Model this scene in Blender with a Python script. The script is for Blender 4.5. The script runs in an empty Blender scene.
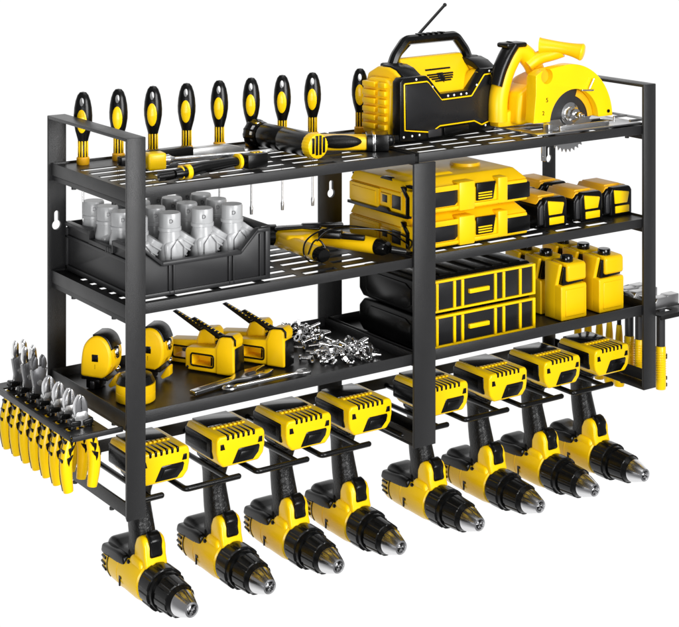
import bpy, bmesh, math, random
from math import sin, cos, pi, radians as R
from mathutils import Vector, Matrix
random.seed(7)
SC = bpy.context.scene
COL = SC.collection

# ------------------------------------------------------------------ camera
cam = bpy.data.cameras.new('camera'); co = bpy.data.objects.new('camera', cam); COL.objects.link(co)
co.location = (-0.8601, -1.6757, 0.7519)
co.rotation_euler = (R(90), 0, -0.6051)
cam.sensor_fit = 'HORIZONTAL'; cam.sensor_width = 36; cam.lens = 36*1615.82/679
cam.shift_x = 0; cam.shift_y = -(313.5+128.017)/679
cam.clip_start = 0.05; cam.clip_end = 50
SC.camera = co

# ------------------------------------------------------------------ world: a white studio sweep, darker behind the camera
w = bpy.data.worlds.new('World'); SC.world = w; w.use_nodes = True
nt = w.node_tree; nt.nodes.clear()
wo = nt.nodes.new('ShaderNodeOutputWorld'); bg = nt.nodes.new('ShaderNodeBackground')
tc = nt.nodes.new('ShaderNodeTexCoord'); dt = nt.nodes.new('ShaderNodeVectorMath'); dt.operation = 'DOT_PRODUCT'
dt.inputs[1].default_value = (0.42, 0.75, -0.5)
rp = nt.nodes.new('ShaderNodeValToRGB')
rp.color_ramp.elements[0].position = 0.0; rp.color_ramp.elements[0].color = (0.22, 0.22, 0.225, 1)
rp.color_ramp.elements[1].position = 0.55; rp.color_ramp.elements[1].color = (1.02, 1.02, 1.02, 1)
nt.links.new(tc.outputs['Generated'], dt.inputs[0]); nt.links.new(dt.outputs['Value'], rp.inputs[0])
nt.links.new(rp.outputs[0], bg.inputs[0]); bg.inputs[1].default_value = 1.0
nt.links.new(bg.outputs[0], wo.inputs[0])

def area(name, loc, target, sx, sy, energy, color=(1, 1, 1)):
    l = bpy.data.lights.new(name, 'AREA'); l.shape = 'RECTANGLE'; l.size = sx; l.size_y = sy
    l.energy = energy; l.color = color
    o = bpy.data.objects.new(name, l); COL.objects.link(o); o.location = loc
    o.rotation_euler = (Vector(target)-Vector(loc)).to_track_quat('-Z', 'Y').to_euler()
    return o
area('left_softbox', (-0.95, -1.20, 0.15), (0.2, 0.0, 0.05), 0.8, 0.6, 19)
area('front_softbox', (0.55, -1.85, 0.75), (0.42, 0, 0.15), 0.9, 1.1, 42)
area('top_softbox', (0.45, -0.35, 1.7), (0.45, 0.1, 0.3), 1.4, 0.7, 9)

vs = SC.view_settings; vs.view_transform = 'Standard'; vs.look = 'None'; vs.exposure = 0; vs.gamma = 1
SC.render.engine = 'CYCLES'

# ------------------------------------------------------------------ materials
def mat(name, col, rough=.4, metal=0., bump=0., bscale=900., var=0., coat=0., spec=.5):
    m = bpy.data.materials.new(name); m.use_nodes = True
    n = m.node_tree.nodes; l = m.node_tree.links; b = n['Principled BSDF']
    b.inputs['Base Color'].default_value = (*col, 1); b.inputs['Roughness'].default_value = rough
    b.inputs['Metallic'].default_value = metal; b.inputs['Coat Weight'].default_value = coat
    b.inputs['Coat Roughness'].default_value = .15
    b.inputs['Specular IOR Level'].default_value = spec
    t = n.new('ShaderNodeTexCoord')
    if var:
        no = n.new('ShaderNodeTexNoise'); no.inputs['Scale'].default_value = 35; no.inputs['Detail'].default_value = 6
        l.new(t.outputs['Object'], no.inputs['Vector'])
        mr = n.new('ShaderNodeMapRange'); mr.inputs[3].default_value = max(rough-var, .03); mr.inputs[4].default_value = rough+var
        l.new(no.outputs[0], mr.inputs[0]); l.new(mr.outputs[0], b.inputs['Roughness'])
        mx = n.new('ShaderNodeMix'); mx.data_type = 'RGBA'
        mx.inputs['A'].default_value = (*[c*(1-var*.5) for c in col], 1); mx.inputs['B'].default_value = (*[min(c*(1+var*.5), 1) for c in col], 1)
        l.new(no.outputs[0], mx.inputs['Factor']); l.new(mx.outputs['Result'], b.inputs['Base Color'])
    if bump:
        nb = n.new('ShaderNodeTexNoise'); nb.inputs['Scale'].default_value = bscale; nb.inputs['Detail'].default_value = 3
        l.new(t.outputs['Object'], nb.inputs['Vector'])
        bp = n.new('ShaderNodeBump'); bp.inputs['Strength'].default_value = bump; bp.inputs['Distance'].default_value = .0004
        l.new(nb.outputs[0], bp.inputs['Height']); l.new(bp.outputs[0], b.inputs['Normal'])
    return m
STEEL = mat('powder_coated_steel', (.0145, .0145, .015), .36, bump=.7, spec=.45, bscale=1400, var=.08)
SHELF = mat('shelf_steel', (.008, .0078, .0075), .36, spec=.4, bump=.25, bscale=1200, var=.08)
YEL = mat('yellow_plastic', (.94, .565, .003), .34, bump=.12, bscale=1500, var=.05, spec=.32)
YEL2 = mat('yellow_plastic_glossy', (.97, .615, .002), .26, var=.04, spec=.35)
AMB = mat('amber_plastic', (.86, .43, .006), .4, bump=.1, var=.05)
BLK = mat('black_plastic', (.0035, .0035, .0035), .24, spec=.30, bump=.15, bscale=1300, var=.06)
BLKG = mat('black_gloss', (.003, .003, .003), .14, var=.04)
RUB = mat('black_rubber', (.004, .004, .004), .42, spec=.3, bump=.9, bscale=520, var=.05)
GRIP = mat('grip_rubber', (.004, .004, .004), .36, var=.04, spec=.32)
_n = GRIP.node_tree.nodes; _l = GRIP.node_tree.links
_t = _n.new('ShaderNodeTexCoord'); _w = _n.new('ShaderNodeTexWave'); _w.wave_type = 'BANDS'; _w.bands_direction = 'Z'
_w.inputs['Scale'].default_value = 120; _w.inputs['Distortion'].default_value = 22; _w.inputs['Detail'].default_value = 1; _w.inputs['Detail Scale'].default_value = 1.2
_b = _n.new('ShaderNodeBump'); _b.inputs['Strength'].default_value = .28; _b.inputs['Distance'].default_value = .0006
_l.new(_t.outputs['Object'], _w.inputs['Vector']); _l.new(_w.outputs['Fac'], _b.inputs['Height']); _l.new(_b.outputs[0], _n['Principled BSDF'].inputs['Normal'])
GRY = mat('charcoal_plastic', (.020, .020, .022), .42, var=.06)
PANEL = mat('charcoal_panel', (.012, .012, .013), .28, var=.05)
BIN = mat('bin_plastic', (.015, .015, .016), .42, bump=.15, bscale=1000, var=.06)
SIL = mat('polished_steel', (.86, .86, .86), .14, 1., var=.06)
SIL2 = mat('satin_steel', (.74, .74, .75), .20, 1., var=.06)
BRU = mat('brushed_steel', (.60, .60, .60), .3, 1., bump=.2, bscale=600, var=.08)
DST = mat('dark_steel', (.13, .13, .135), .35, .8, var=.08)
PVC = mat('grey_fitting', (.42, .425, .43), .26, bump=.08, bscale=600, var=.03)
WHT = mat('white_marking', (.8, .8, .8), .5)
CAPG = mat('fitting_cap', (.40, .40, .40), .35, var=.06)

# ------------------------------------------------------------------ mesh helpers
class MB:
    def __init__(s): s.bm = bmesh.new(); s.mats = []
    def mi(s, m):
        if m is None: return 0
        if m not in s.mats: s.mats.append(m)
        return s.mats.index(m)
    def _merge(s, b, m, bevel=0, seg=2, mtx=None, ang=30):
        bmesh.ops.recalc_face_normals(b, faces=b.faces)
        if bevel > 0:
            es = [e for e in b.edges if len(e.link_faces) == 2 and e.calc_face_angle(0) > R(ang)]
            bmesh.ops.bevel(b, geom=es, offset=bevel, segments=seg, affect='EDGES', profile=.5, clamp_overlap=True)
        if mtx is not None: bmesh.ops.transform(b, matrix=mtx, verts=b.verts)
        i = s.mi(m)
        for f in b.faces: f.material_index = i
        me = bpy.data.meshes.new('t'); b.to_mesh(me); b.free(); s.bm.from_mesh(me); bpy.data.meshes.remove(me)
        return s
    def box(s, x0, x1, y0, y1, z0, z1, m=None, bevel=.0005, seg=2, mtx=None):
        b = bmesh.new(); bmesh.ops.create_cube(b, size=1)
        for v in b.verts: v.co = Vector(((x0+x1)/2+v.co.x*(x1-x0), (y0+y1)/2+v.co.y*(y1-y0), (z0+z1)/2+v.co.z*(z1-z0)))
        return s._merge(b, m, bevel, seg, mtx)
    def prism(s, pts, axis, a, c, m=None, bevel=.0005, seg=2, mtx=None, ang=30):
        b = bmesh.new()
        def P(p, t):
            if axis == 'x': return (t, p[0], p[1])
            if axis == 'y': return (p[0], t, p[1])
            return (p[0], p[1], t)
        v0 = [b.verts.new(P(p, a)) for p in pts]; v1 = [b.verts.new(P(p, c)) for p in pts]
        b.faces.new(v0); b.faces.new(v1[::-1]); n = len(pts)
        for i in range(n): b.faces.new((v0[i], v1[i], v1[(i+1) % n], v0[(i+1) % n]))
        return s._merge(b, m, bevel, seg, mtx, ang)
    def hexa(s, q0, q1, m=None, bevel=.0005, seg=2, mtx=None):
        b = bmesh.new(); v0 = [b.verts.new(p) for p in q0]; v1 = [b.verts.new(p) for p in q1]; n = len(q0)
        b.faces.new(v0); b.faces.new(v1[::-1])
        for i in range(n): b.faces.new((v0[i], v1[i], v1[(i+1) % n], v0[(i+1) % n]))
        return s._merge(b, m, bevel, seg, mtx)
    def loft(s, rings, m=None, cap=True, mtx=None, closed=False):
        b = bmesh.new(); vr = [[b.verts.new(p) for p in r] for r in rings]; n = len(rings[0])
        rr = range(len(vr) if closed else len(vr)-1)
        for i in rr:
            A = vr[i]; B = vr[(i+1) % len(vr)]
            for j in range(n): b.faces.new((A[j], B[j], B[(j+1) % n], A[(j+1) % n]))
        if cap and not closed: b.faces.new(vr[0]); b.faces.new(vr[-1][::-1])
        return s._merge(b, m, 0, 1, mtx)
    def lathe(s, prof, m=None, axis='z', org=(0, 0, 0), n=32, sx=1, sy=1, mtx=None, fn=None):
        rings = []
        for (r, h) in prof:
            ring = []
            for k in range(n):
                a = 2*pi*k/n; rr = max(r, 1e-5)*(fn(a, r, h) if fn else 1)
                p = (rr*cos(a)*sx, rr*sin(a)*sy)
                q = {'z': (p[0], p[1], h), 'y': (p[0], h, p[1]), 'x': (h, p[0], p[1])}[axis]
                ring.append((q[0]+org[0], q[1]+org[1], q[2]+org[2]))
            rings.append(ring)
        return s.loft(rings, m, True, mtx)
    def tube(s, path, r, m=None, n=10, closed=False, sx=1., sy=1., mtx=None, rf=None, up0=None):
        P = [Vector(p) for p in path]; N = len(P); rings = []; up = None
        for i in range(N):
            if closed: t = (P[(i+1) % N]-P[i-1]).normalized()
            else: t = (P[min(i+1, N-1)]-P[max(i-1, 0)]).normalized()
            if up is None:
                up = Vector(up0) if up0 else (Vector((0, 0, 1)) if abs(t.z) < .9 else Vector((0, 1, 0)))
            up = (up - t*up.dot(t)).normalized(); sd = t.cross(up)
            q = rf(i/(N-1)) if rf else 1
            rings.append([P[i]+(sd*cos(2*pi*k/n)*sx+up*sin(2*pi*k/n)*sy)*r*q for k in range(n)])
        return s.loft(rings, m, True, mtx, closed)
    def ell(s, c, rx, ry, rz, m=None, mtx=None, u=16, v=10):
        b = bmesh.new(); bmesh.ops.create_uvsphere(b, u_segments=u, v_segments=v, radius=1)
        for q in b.verts: q.co = Vector((c[0]+q.co.x*rx, c[1]+q.co.y*ry, c[2]+q.co.z*rz))
        return s._merge(b, m, 0, 1, mtx)
    def build(s, name, m=None, parent=None, ang=35):
        me = bpy.data.meshes.new(name); s.bm.to_mesh(me); s.bm.free()
        for x in (s.mats or [m]): me.materials.append(x if x else m)
        for p in me.polygons: p.use_smooth = True
        me.set_sharp_from_angle(angle=R(ang))
        o = bpy.data.objects.new(name, me); COL.objects.link(o)
        if parent: o.parent = parent
        return o

def rnd_path(pts, rad, seg=5):
    """round the corners of a polyline"""
    out = [Vector(pts[0])]
    for i in range(1, len(pts)-1):
        a, b, c = map(Vector, pts[i-1:i+2]); d1 = (a-b); d2 = (c-b)
        k = min(rad, d1.length*.49, d2.length*.49); p = b+d1.normalized()*k; q = b+d2.normalized()*k
        for j in range(seg+1):
            t = j/seg; out.append(p*(1-t)**2+b*2*t*(1-t)+q*t*t)
    out.append(Vector(pts[-1])); return out
def arc(cx, cz, r, a0, a1, n=24, ry=None):
    ry = ry or r
    return [(cx+r*cos(R(a0+(a1-a0)*i/n)), cz+ry*sin(R(a0+(a1-a0)*i/n))) for i in range(n+1)]
def rrect(x0, x1, z0, z1, r, n=4):
    p = []
    for cx, cz, a in ((x1-r, z1-r, 0), (x0+r, z1-r, 90), (x0+r, z0+r, 180), (x1-r, z0+r, 270)):
        p += arc(cx, cz, r, a, a+90, n)
    return p
def boolean(o, cutter, op='DIFFERENCE'):
    md = o.modifiers.new('b', 'BOOLEAN'); md.object = cutter; md.operation = op; md.solver = 'EXACT'
    bpy.context.view_layer.update(); cutter.matrix_world = o.matrix_world.copy(); bpy.context.view_layer.update()
    dg = bpy.context.evaluated_depsgraph_get(); me = bpy.data.meshes.new_from_object(o.evaluated_get(dg))
    old = o.data; o.modifiers.clear(); o.data = me; me.name = old.name; bpy.data.meshes.remove(old)
    cm = cutter.data; bpy.data.objects.remove(cutter); bpy.data.meshes.remove(cm)
    me.set_sharp_from_angle(angle=R(35))
def text(body, size, m, parent, loc, rot, name='marking', ext=.0002):
    cu = bpy.data.curves.new(name, 'FONT'); cu.body = body; cu.size = size; cu.extrude = ext; cu.align_x = 'CENTER'; cu.align_y = 'CENTER'
    t = bpy.data.objects.new('t', cu); COL.objects.link(t); bpy.context.view_layer.update()
    me = bpy.data.meshes.new_from_object(t.evaluated_get(bpy.context.evaluated_depsgraph_get()))
    bpy.data.objects.remove(t); bpy.data.curves.remove(cu); me.materials.clear(); me.materials.append(m)
    o = bpy.data.objects.new(name, me); COL.objects.link(o); o.parent = parent; o.location = loc; o.rotation_euler = rot
    return o
def thing(name, label, cat, loc=(0, 0, 0), rz=0, group=None, rot=None):
    o = bpy.data.objects.new(name, None); o.empty_display_size = .02; COL.objects.link(o); o.location = loc
    o.rotation_euler = rot if rot else (0, 0, rz)
    tag(o, label, cat, group); return o
def tag(o, label, cat, group=None):
    o['label'] = label; o['category'] = cat
    if group: o['group'] = group
    return o
def dup(o, parent=None, loc=None, rz=None, label=None, group=None, rot=None):
    c = o.copy(); COL.objects.link(c)
    if parent: c.parent = parent
    for ch in list(o.children): dup(ch, c)
    if loc is not None: c.location = loc
    if rz is not None: c.rotation_euler = (0, 0, rz)
    if rot is not None: c.rotation_euler = rot
    if label: c['label'] = label
    if group: c['group'] = group
    return c

def cat(pts, k=8):
    P = [Vector(p) for p in pts]; out = []
    for i in range(len(P)-1):
        p0 = P[max(i-1, 0)]; p1 = P[i]; p2 = P[i+1]; p3 = P[min(i+2, len(P)-1)]
        for j in range(k):
            q = j/k; out.append(.5*((2*p1)+(p2-p0)*q+(2*p0-5*p1+4*p2-p3)*q*q+(3*p1-p0-3*p2+p3)*q**3))
    out.append(P[-1]); return out
# ------------------------------------------------------------------ the rack
L, D, H, WB = .86, .2193, .4435, .0247
MX0, MX1 = .4173, .4528
S1, S2, S3 = .3837, .2481, .1226
rack = thing('tool_rack', 'black steel wall rack with three shelves, holding all the yellow tools', 'tool rack', (0, 0, 0))
TH = .004
def keyhole(x, z):
    k = MB(); k.lathe([(.0062, D-.02), (.0062, D+.02)], axis='y', org=(x, 0, z-.008), n=24)
    k.box(x-.0032, x+.0032, D-.02, D+.02, z-.008, z+.007, bevel=0)
    k.lathe([(.0032, D-.0201), (.0032, D+.0201)], axis='y', org=(x, 0, z+.007), n=16)
    return k
def cut_keyhole(o, x, z):
    for bx in range(3):
        k = MB()
        if bx == 0: k.lathe([(.0062, D-.02), (.0062, D+.02)], axis='y', org=(x, 0, z-.008), n=24)
        if bx == 1: k.box(x-.0033, x+.0033, D-.021, D+.021, z-.009, z+.007, bevel=0)
        if bx == 2: k.lathe([(.0033, D-.022), (.0033, D+.022)], axis='y', org=(x, 0, z+.007), n=16)
        boolean(o, k.build('cut', STEEL))
for x0 in (0, L-WB):
    f = MB()
    out = [(0, 0), (0, H), (D, H), (D, 0)]; inn = [(D-TH, TH), (D-TH, H-TH), (TH, H-TH), (TH, TH)]
    # closed rectangular loop of flat band: outer minus inner as four butted bars
    f.prism([(0, 0), (0, H), (TH, H-TH), (TH, TH)], 'x', x0, x0+WB, bevel=.0006)
    f.prism([(0, H), (D, H), (D-TH, H-TH), (TH, H-TH)], 'x', x0, x0+WB, bevel=.0006)
    f.prism([(D, H), (D, 0), (D-TH, TH), (D-TH, H-TH)], 'x', x0, x0+WB, bevel=.0006)
    f.prism([(D, 0), (0, 0), (TH, TH), (D-TH, TH)], 'x', x0, x0+WB, bevel=.0006)
    o = f.build('side_frame', STEEL, rack)
    cut_keyhole(o, x0+WB/2-.001, .312)
    r = MB(); xa = x0 if x0 == 0 else x0+WB-.003
    r.box(xa+.0004, xa+.0026, TH+.0005, D-TH-.0005, .0045, .021, bevel=.0004)
    for yy in (.05, .15): r.lathe([(.003, -.0025), (.003, .0005)], org=(x0+.006, yy, 0), n=12)
    r.build('bottom_rail', STEEL, rack)
f = MB(); f.box(MX0, MX1, 0, .004, 0, .3712, bevel=.0006); f.build('front_post', STEEL, rack)
f = MB(); f.box(.4128, .4523, D-.004, D, 0, .371, bevel=.0006); o = f.build('rear_post', STEEL, rack); cut_keyhole(o, .4335, .3045)
f = MB(); f.box(MX0+.002, MX1-.002, .0045, D-.0045, .001, .004); f.box(MX0+.002, MX0+.0045, .0045, D-.0045, .0045, .019); f.box(MX1-.0045, MX1-.002, .0045, D-.0045, .0045, .019)
f.build('bottom_rail', STEEL, rack)

def sheet(mb, x0, x1, y0, y1, z, t, slots, holes=()):
    xs = {x0, x1}; ys = {y0, y1}
    for a, b, c, d in slots: xs |= {a, b}; ys |= {c, d}
    xs = sorted(xs); ys = sorted(ys); b = bmesh.new(); V = {}
    def v(i, j, k):
        if (i, j, k) not in V: V[i, j, k] = b.verts.new((xs[i], ys[j], z-k*t))
        return V[i, j, k]
    def solid(i, j):
        if i < 0 or j < 0 or i >= len(xs)-1 or j >= len(ys)-1: return False
        cx = (xs[i]+xs[i+1])/2; cy = (ys[j]+ys[j+1])/2
        return not any(a < cx < b_ and c < cy < d for a, b_, c, d in slots)
    for i in range(len(xs)-1):
        for j in range(len(ys)-1):
            if not solid(i, j): continue
            b.faces.new((v(i, j, 0), v(i+1, j, 0), v(i+1, j+1, 0), v(i, j+1, 0)))
            b.faces.new((v(i, j, 1), v(i, j+1, 1), v(i+1, j+1, 1), v(i+1, j, 1)))
            if not solid(i-1, j): b.faces.new((v(i, j, 0), v(i, j+1, 0), v(i, j+1, 1), v(i, j, 1)))
            if not solid(i+1, j): b.faces.new((v(i+1, j, 0), v(i+1, j, 1), v(i+1, j+1, 1), v(i+1, j+1, 0)))
            if not solid(i, j-1): b.faces.new((v(i, j, 0), v(i, j, 1), v(i+1, j, 1), v(i+1, j, 0)))
            if not solid(i, j+1): b.faces.new((v(i, j+1, 0), v(i+1, j+1, 0), v(i+1, j+1, 1), v(i, j+1, 1)))
    mb._merge(b, SHELF)
SDX = [.0382+.05*i for i in range(8)]+[.4692]
def shelf(x0, x1, top, floor, slotted, holes=False, lip=.0125):
    m = MB(); m.mi(STEEL); m.mi(SHELF)
    y0, y1 = .0045, D-.0045; t = .0013
    slots = []
    if slotted:
        x = x0+.014
        while x+.05 < x1-.004:
            for k in range(6): slots.append((x, x+.050, .0215+.0262*k, .0325+.0262*k))
            x += .0610
        if holes:
            for sx in SDX:
                if x0 < sx < x1: slots.append((sx-.0045, sx+.0045, .1905, .1995))
    # body
    sheet(m, x0+t, x1-t, y0+t, y1-t, floor, .0012, slots)
    lo = top-lip
    m.box(x0, x1, y0, y0+t, lo, top, STEEL, .0004); m.box(x0, x1, y1-t, y1, lo, top, STEEL, .0004)
    m.box(x0, x0+t, y0+t, y1-t, lo-.003, top, STEEL, .0003); m.box(x1-t, x1, y0+t, y1-t, lo-.003, top, STEEL, .0003)
    m.box(x0+t, x1-t, y0+t, y0+.008, lo, lo+.001, STEEL, 0)
    return m.build('shelf', STEEL, rack)
XS = .4226; XE = .4285
for (a, b) in ((.0035, XS), (XE, L-.0035)):
    shelf(a, b, S1, S1-.0025, True, True)
    shelf(a, b, S2, S2-.0025, True)
    shelf(a, b, S3, S3-.012, False, lip=.0145)
f = MB()
for s in (S1, S2, S3): f.box(XS+.0003, XE-.0003, .007, D-.007, s-.011, s-.004, bevel=0)
f.build('joint_strip', SHELF, rack)
for x0, x1 in ((.0055, .0125), (L-.0125, L-.0055)):
    for s in (S1, S2, S3):
        f = MB()
        f.box(x0, x1, .0055, D-.0055, s-.0225, s-.0165, bevel=.0005)
        for yy in (.05, .16): f.lathe([(.0032, -.003), (.0032, .0005)], org=((x0+x1)/2, yy, s-.0225), n=12)
        f.build('shelf_bracket', STEEL, rack)
# rear rail carrying the hooks
f = MB(); f.box(WB+.0005, .4125, D-.011, D-.0085, .0048, .0208, bevel=.0006); f.box(.4526, L-WB-.0005, D-.011, D-.0085, .0048, .0208, bevel=.0006)
f.build('hook_rail', STEEL, rack)
DX = [.067, .174, .2746, .371, .5, .606, .707, .804]
for x in DX:
    kx = x-.017; z = .0095
    f = MB()
    xl = max(kx-.064, .011)
    p = rnd_path([(xl, D-.0115, z), (xl, .0275, z), (kx-.002, .0275, z), (kx+.010, .0275, z)], .006, 6)
    f.tube(p, .0036, n=14); f.ell((kx+.010, .0275, z), .0037, .0036, .0036)
    f.tube([(kx-.004, D-.0115, z), (kx-.004, .03, z)], .0033, n=12)
    f.build('drill_hook', BLK, rack)
# pliers holder on the left, hammer holder on the right
f = MB()
hs = [(-.060, -.026, .030+.029*i, .045+.029*i) for i in range(7)]
b = MB(); sheet(f, -.064, -.018, .012, .238, .1085, .002, hs)
f.mats = [SHELF]
f.box(-.066, -.0641, .012, .238, .1025, .1095, SHELF, .0006)
f.box(-.064, .0, .0085, .0118, .1025, .1085, STEEL, .0006)
f.box(-.064, .0, .2381, .2405, .1025, .1085, STEEL, .0006)
f.build('pliers_holder', SHELF, rack)
f = MB(); hs = [(.874, .900, .006+.0215*i, .018+.0215*i) for i in range(9)]
sheet(f, .8605, .930, -.008, .212, .106, .002, hs); f.mats = [SHELF]
f.box(.9301, .932, -.008, .212, .098, .107, SHELF, .0005); f.box(.8605, .930, -.0105, -.0081, .1, .107, SHELF, .0005)
f.build('hammer_holder', SHELF, rack)

# ------------------------------------------------------------------ cordless drills
def make_drill(label):
    t = thing('cordless_drill', label, 'drill', (DX[0], .09, 0), 0, 'cordless drills hanging in a row')
    ZC = -.106
    b = MB()
    b.lathe([(.004, .068), (.016, .068), (.021, .066), (.0245, .058), (.0258, .04), (.0265, .01), (.0270, -.02), (.0255, -.033), (.022, -.036), (.003, -.036)], YEL2, 'y', (0, 0, ZC), 48)
    # web rising to the trigger
    b.prism([(-.006, -.09), (-.007, -.066), (-.012, -.056), (-.020, -.051), (-.030, -.053), (-.035, -.062), (-.036, -.074), (-.039, -.082), (-.039, -.09)], 'x', -.0150, .0150, YEL2, .004, 3)
    b.prism([(.006, -.1), (.002, -.085), (-.006, -.077), (-.030, -.079), (-.036, -.1)], 'x', -.019, .019, YEL2, .005, 3)
    bo = b.build('body', YEL2, t)
    v = MB()
    for i, a in enumerate((150, 166, 182, 198)):
        ca, sa = cos(R(a)), sin(R(a))
        v.tube([(ca*.0238, .0610, ZC+sa*.0238), (ca*.0257, .0485, ZC+sa*.0257)], .0017, n=8)
    for a0 in range(138, 215, 4):
        v.box(-.0008, .0008, -.0007, .0007, -.0012, .0012, None, 0, mtx=Matrix.Translation((cos(R(a0))*.0256, .0435, ZC+sin(R(a0))*.0256)) @ Matrix.Rotation(-R(a0), 4, 'Y'))
    v.build('vent_slots', BLK, bo)
    g = MB()   # small hammer pictogram
    for (y0, y1, z0, z1) in ((-.001, .0012, -.012, -.001), (-.0045, .0012, -.0025, .0005)):
        g.box(-.0273, -.0255, y0+.008, y1+.008, ZC+z0-.001, ZC+z1-.001, None, .0001)
    g.build('hammer_mark', BLK, bo)
    s = MB(); s.tube([(0, .017, ZC+.030*0-.0), (0, .017, ZC)], .001)
    s = MB()
    s.lathe([(.0262, .0165), (.0267, .0170), (.0267, .0178), (.0262, .0183)], YEL, 'y', (0, 0, ZC), 48); s.build('seam', YEL, bo)
    h = MB()   # black motor housing on the back
    h.prism([(.066, -.096), (.061, -.081), (.052, -.0745), (.038, -.0755), (.028, -.0780), (.018, -.0780), (.002, -.074), (-.004, -.085), (-.004, -.10), (.03, -.108), (.05, -.108)], 'x', -.0170, .0170, None, .006, 4)
    h.prism([(.0670, -.0975), (.0635, -.0860), (.025, -.0820), (.004, -.0825), (.002, -.0935), (.02, -.0990), (.055, -.0995)], 'x', -.0238, .0238, None, .0035, 3)
    h.build('motor_housing', BLK, t)
    g = MB(); rings = []
    prof = [(.014, .006, .019, .022), (.004, .007, .0150, .019), (-.008, .0085, .0128, .0165), (-.022, .008, .0126, .0160), (-.036, .005, .0134, .0175), (-.050, .0015, .0142, .0185), (-.064, -.002, .0146, .0185), (-.078, -.001, .0150, .020), (-.095, .006, .016, .024)]
    for z, yc, rx, ry in prof:
        rings.append([(math.copysign(abs(cos(a))**.75, cos(a))*rx, yc+math.copysign(abs(sin(a))**.75, sin(a))*ry, z) for a in [2*pi*k/28 for k in range(28)]])
    g.loft(rings, None); g.box(-.021, .021, -.036, .019, .0135, .0215, None, .004, 3)
    ho = g.build('handle', GRIP, t)
    g = MB(); g.prism([(-.024, -.046), (-.032, -.048), (-.0385, -.055), (-.0375, -.064), (-.0400, -.073), (-.035, -.0765), (-.024, -.0765)], 'x', -.0084, .0084, None, .0028, 3); g.build('trigger', BLK, t)
    for sx in (-1, 1):
        g = MB(); g.ell((sx*.0185, -.002, -.0885), .003, .0045, .0032); g.build('direction_switch', BLKG, t)
    g = MB()
    rid = lambda n, d, w=.5: (lambda a, r, h: 1+(d if ((a*n/(2*pi)) % 1) < w else 0))
    g.lathe([(.0235, -.034), (.0245, -.0365), (.0245, -.040), (.0250, -.0405), (.0250, -.060), (.0238, -.0605), (.0228, -.066), (.004, -.066)], None, 'y', (0, 0, ZC), 120, fn=lambda a, r, h: 1+(.045 if ((a*10/(2*pi)) % 1) < .7 and -.0603 < h < -.0402 else 0))
    g.build('clutch_collar', BLK, t, 20)
    g = MB()
    g.lathe([(.0195, -.064), (.0200, -.068), (.0200, -.070), (.0204, -.0705), (.0190, -.094), (.0184, -.0945), (.0160, -.1005), (.004, -.1005)], None, 'y', (0, 0, ZC), 120, fn=lambda a, r, h: 1+(.055 if ((a*10/(2*pi)) % 1) < .66 and -.0942 < h < -.0702 else 0))
    co_ = g.build('chuck', BLK, t, 20)
    g = MB(); g.lathe([(.0140, -.099), (.0158, -.1015), (.0152, -.105), (.0098, -.121), (.0088, -.1235), (.0066, -.124), (.0052, -.119), (.0046, -.112), (.001, -.112)], SIL2, 'y', (0, 0, ZC), 48)
    for k in range(3):
        a = 2*pi*k/3+.4
        g.hexa([(cos(a+q)*rr, -.112, ZC+sin(a+q)*rr) for q, rr in ((-.5, .006), (.5, .006), (0, .001))], [(cos(a+q)*rr, -.1245, ZC+sin(a+q)*rr) for q, rr in ((-.45, .004), (.45, .004), (0, .0008))], SIL, .0003)
    g.build('chuck_jaws', SIL2, co_)
    # battery
    g = MB(); W = .0345
    poly = [(-W, .0555), (-W+.003, .0605), (W-.003, .0605), (W, .0555), (W, .0400), (.0325, .0300), (.0255, .0218), (-.0255, .0218), (-.0325, .0300), (-W, .0400)]
    g.prism(poly, 'y', -.058, .020, YEL2, .0042, 4, ang=25)
    for k in range(8): g.box(-.023+.0060*k, -.0192+.0060*k, -.0285, -.0225, .0598, .0622, YEL2, .0006)
    ba = g.build('battery', YEL2, t)
    g = MB()
    for k in range(6): g.box(-.0210+.0074*k, -.0175+.0074*k, -.0588, -.0320, .0545, .0611, None, .0010)
    for sx in (-1, 1): g.prism([(sx*.0300, .0440), (sx*.0235, .0440), (sx*.0255, .0510), (sx*.0300, .0510)], 'y', -.0588, -.05, None, .0003)
    g.build('vent_slots', BLK, ba)
    g = MB(); g.prism([(-.0135, .0245), (-.0050, .0405), (-.003, .0420), (.0255, .0420), (.0265, .0395), (.0245, .0325), (.0165, .0245)], 'y', -.0588, -.05, BLKG, .0008)
    g.prism([(-.006, .0285), (-.001, .0375), (.018, .0375), (.0175, .033), (.012, .0285)], 'y', -.0600, -.055, BLK, .0008)
    g.build('release_latch', BLKG, ba)
    g = MB(); g.box(-.0255, .0245, -.0190, .0205, .059, .0618, None, .0008); g.build('top_panel', BLKG, ba)
    for sx in (-1, 1):
        g = MB(); a, c = sorted((sx*.0358, sx*.030)); g.box(a, c, -.046, .0215, .0300, .0545, None, .0050, 4)
        g.box(min(a, c)-.0000, max(a, c)-.0006*sx*0, -.036, .0175, .0355, .0495, None, .001); g.build('side_rail', BLK, ba)
    g = MB(); g.box(-.0235, .0235, -.044, .0185, .0185, .032, None, .004, 3); g.box(-.0275, -.020, -.022, .006, .020, .031, None, .003, 3); g.build('battery_shoe', BLK, t)
    return t
DL = ['yellow cordless drill hanging first from the left, behind the foot of the left post',
      'yellow cordless drill hanging second from the left end of the row',
      'yellow cordless drill hanging third from the left end of the row',
      'yellow cordless drill hanging fourth from the left, last before the centre post',
      'yellow cordless drill hanging behind the foot of the centre post, fifth from the left',
      'yellow cordless drill hanging first to the right of the centre post',
      'yellow cordless drill hanging second from the right end of the row',
      'yellow cordless drill hanging last at the right end, nearest the right post']
d0 = make_drill(DL[0])
for i in range(1, 8): dup(d0, loc=(DX[i], .09, 0), label=DL[i])

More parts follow.
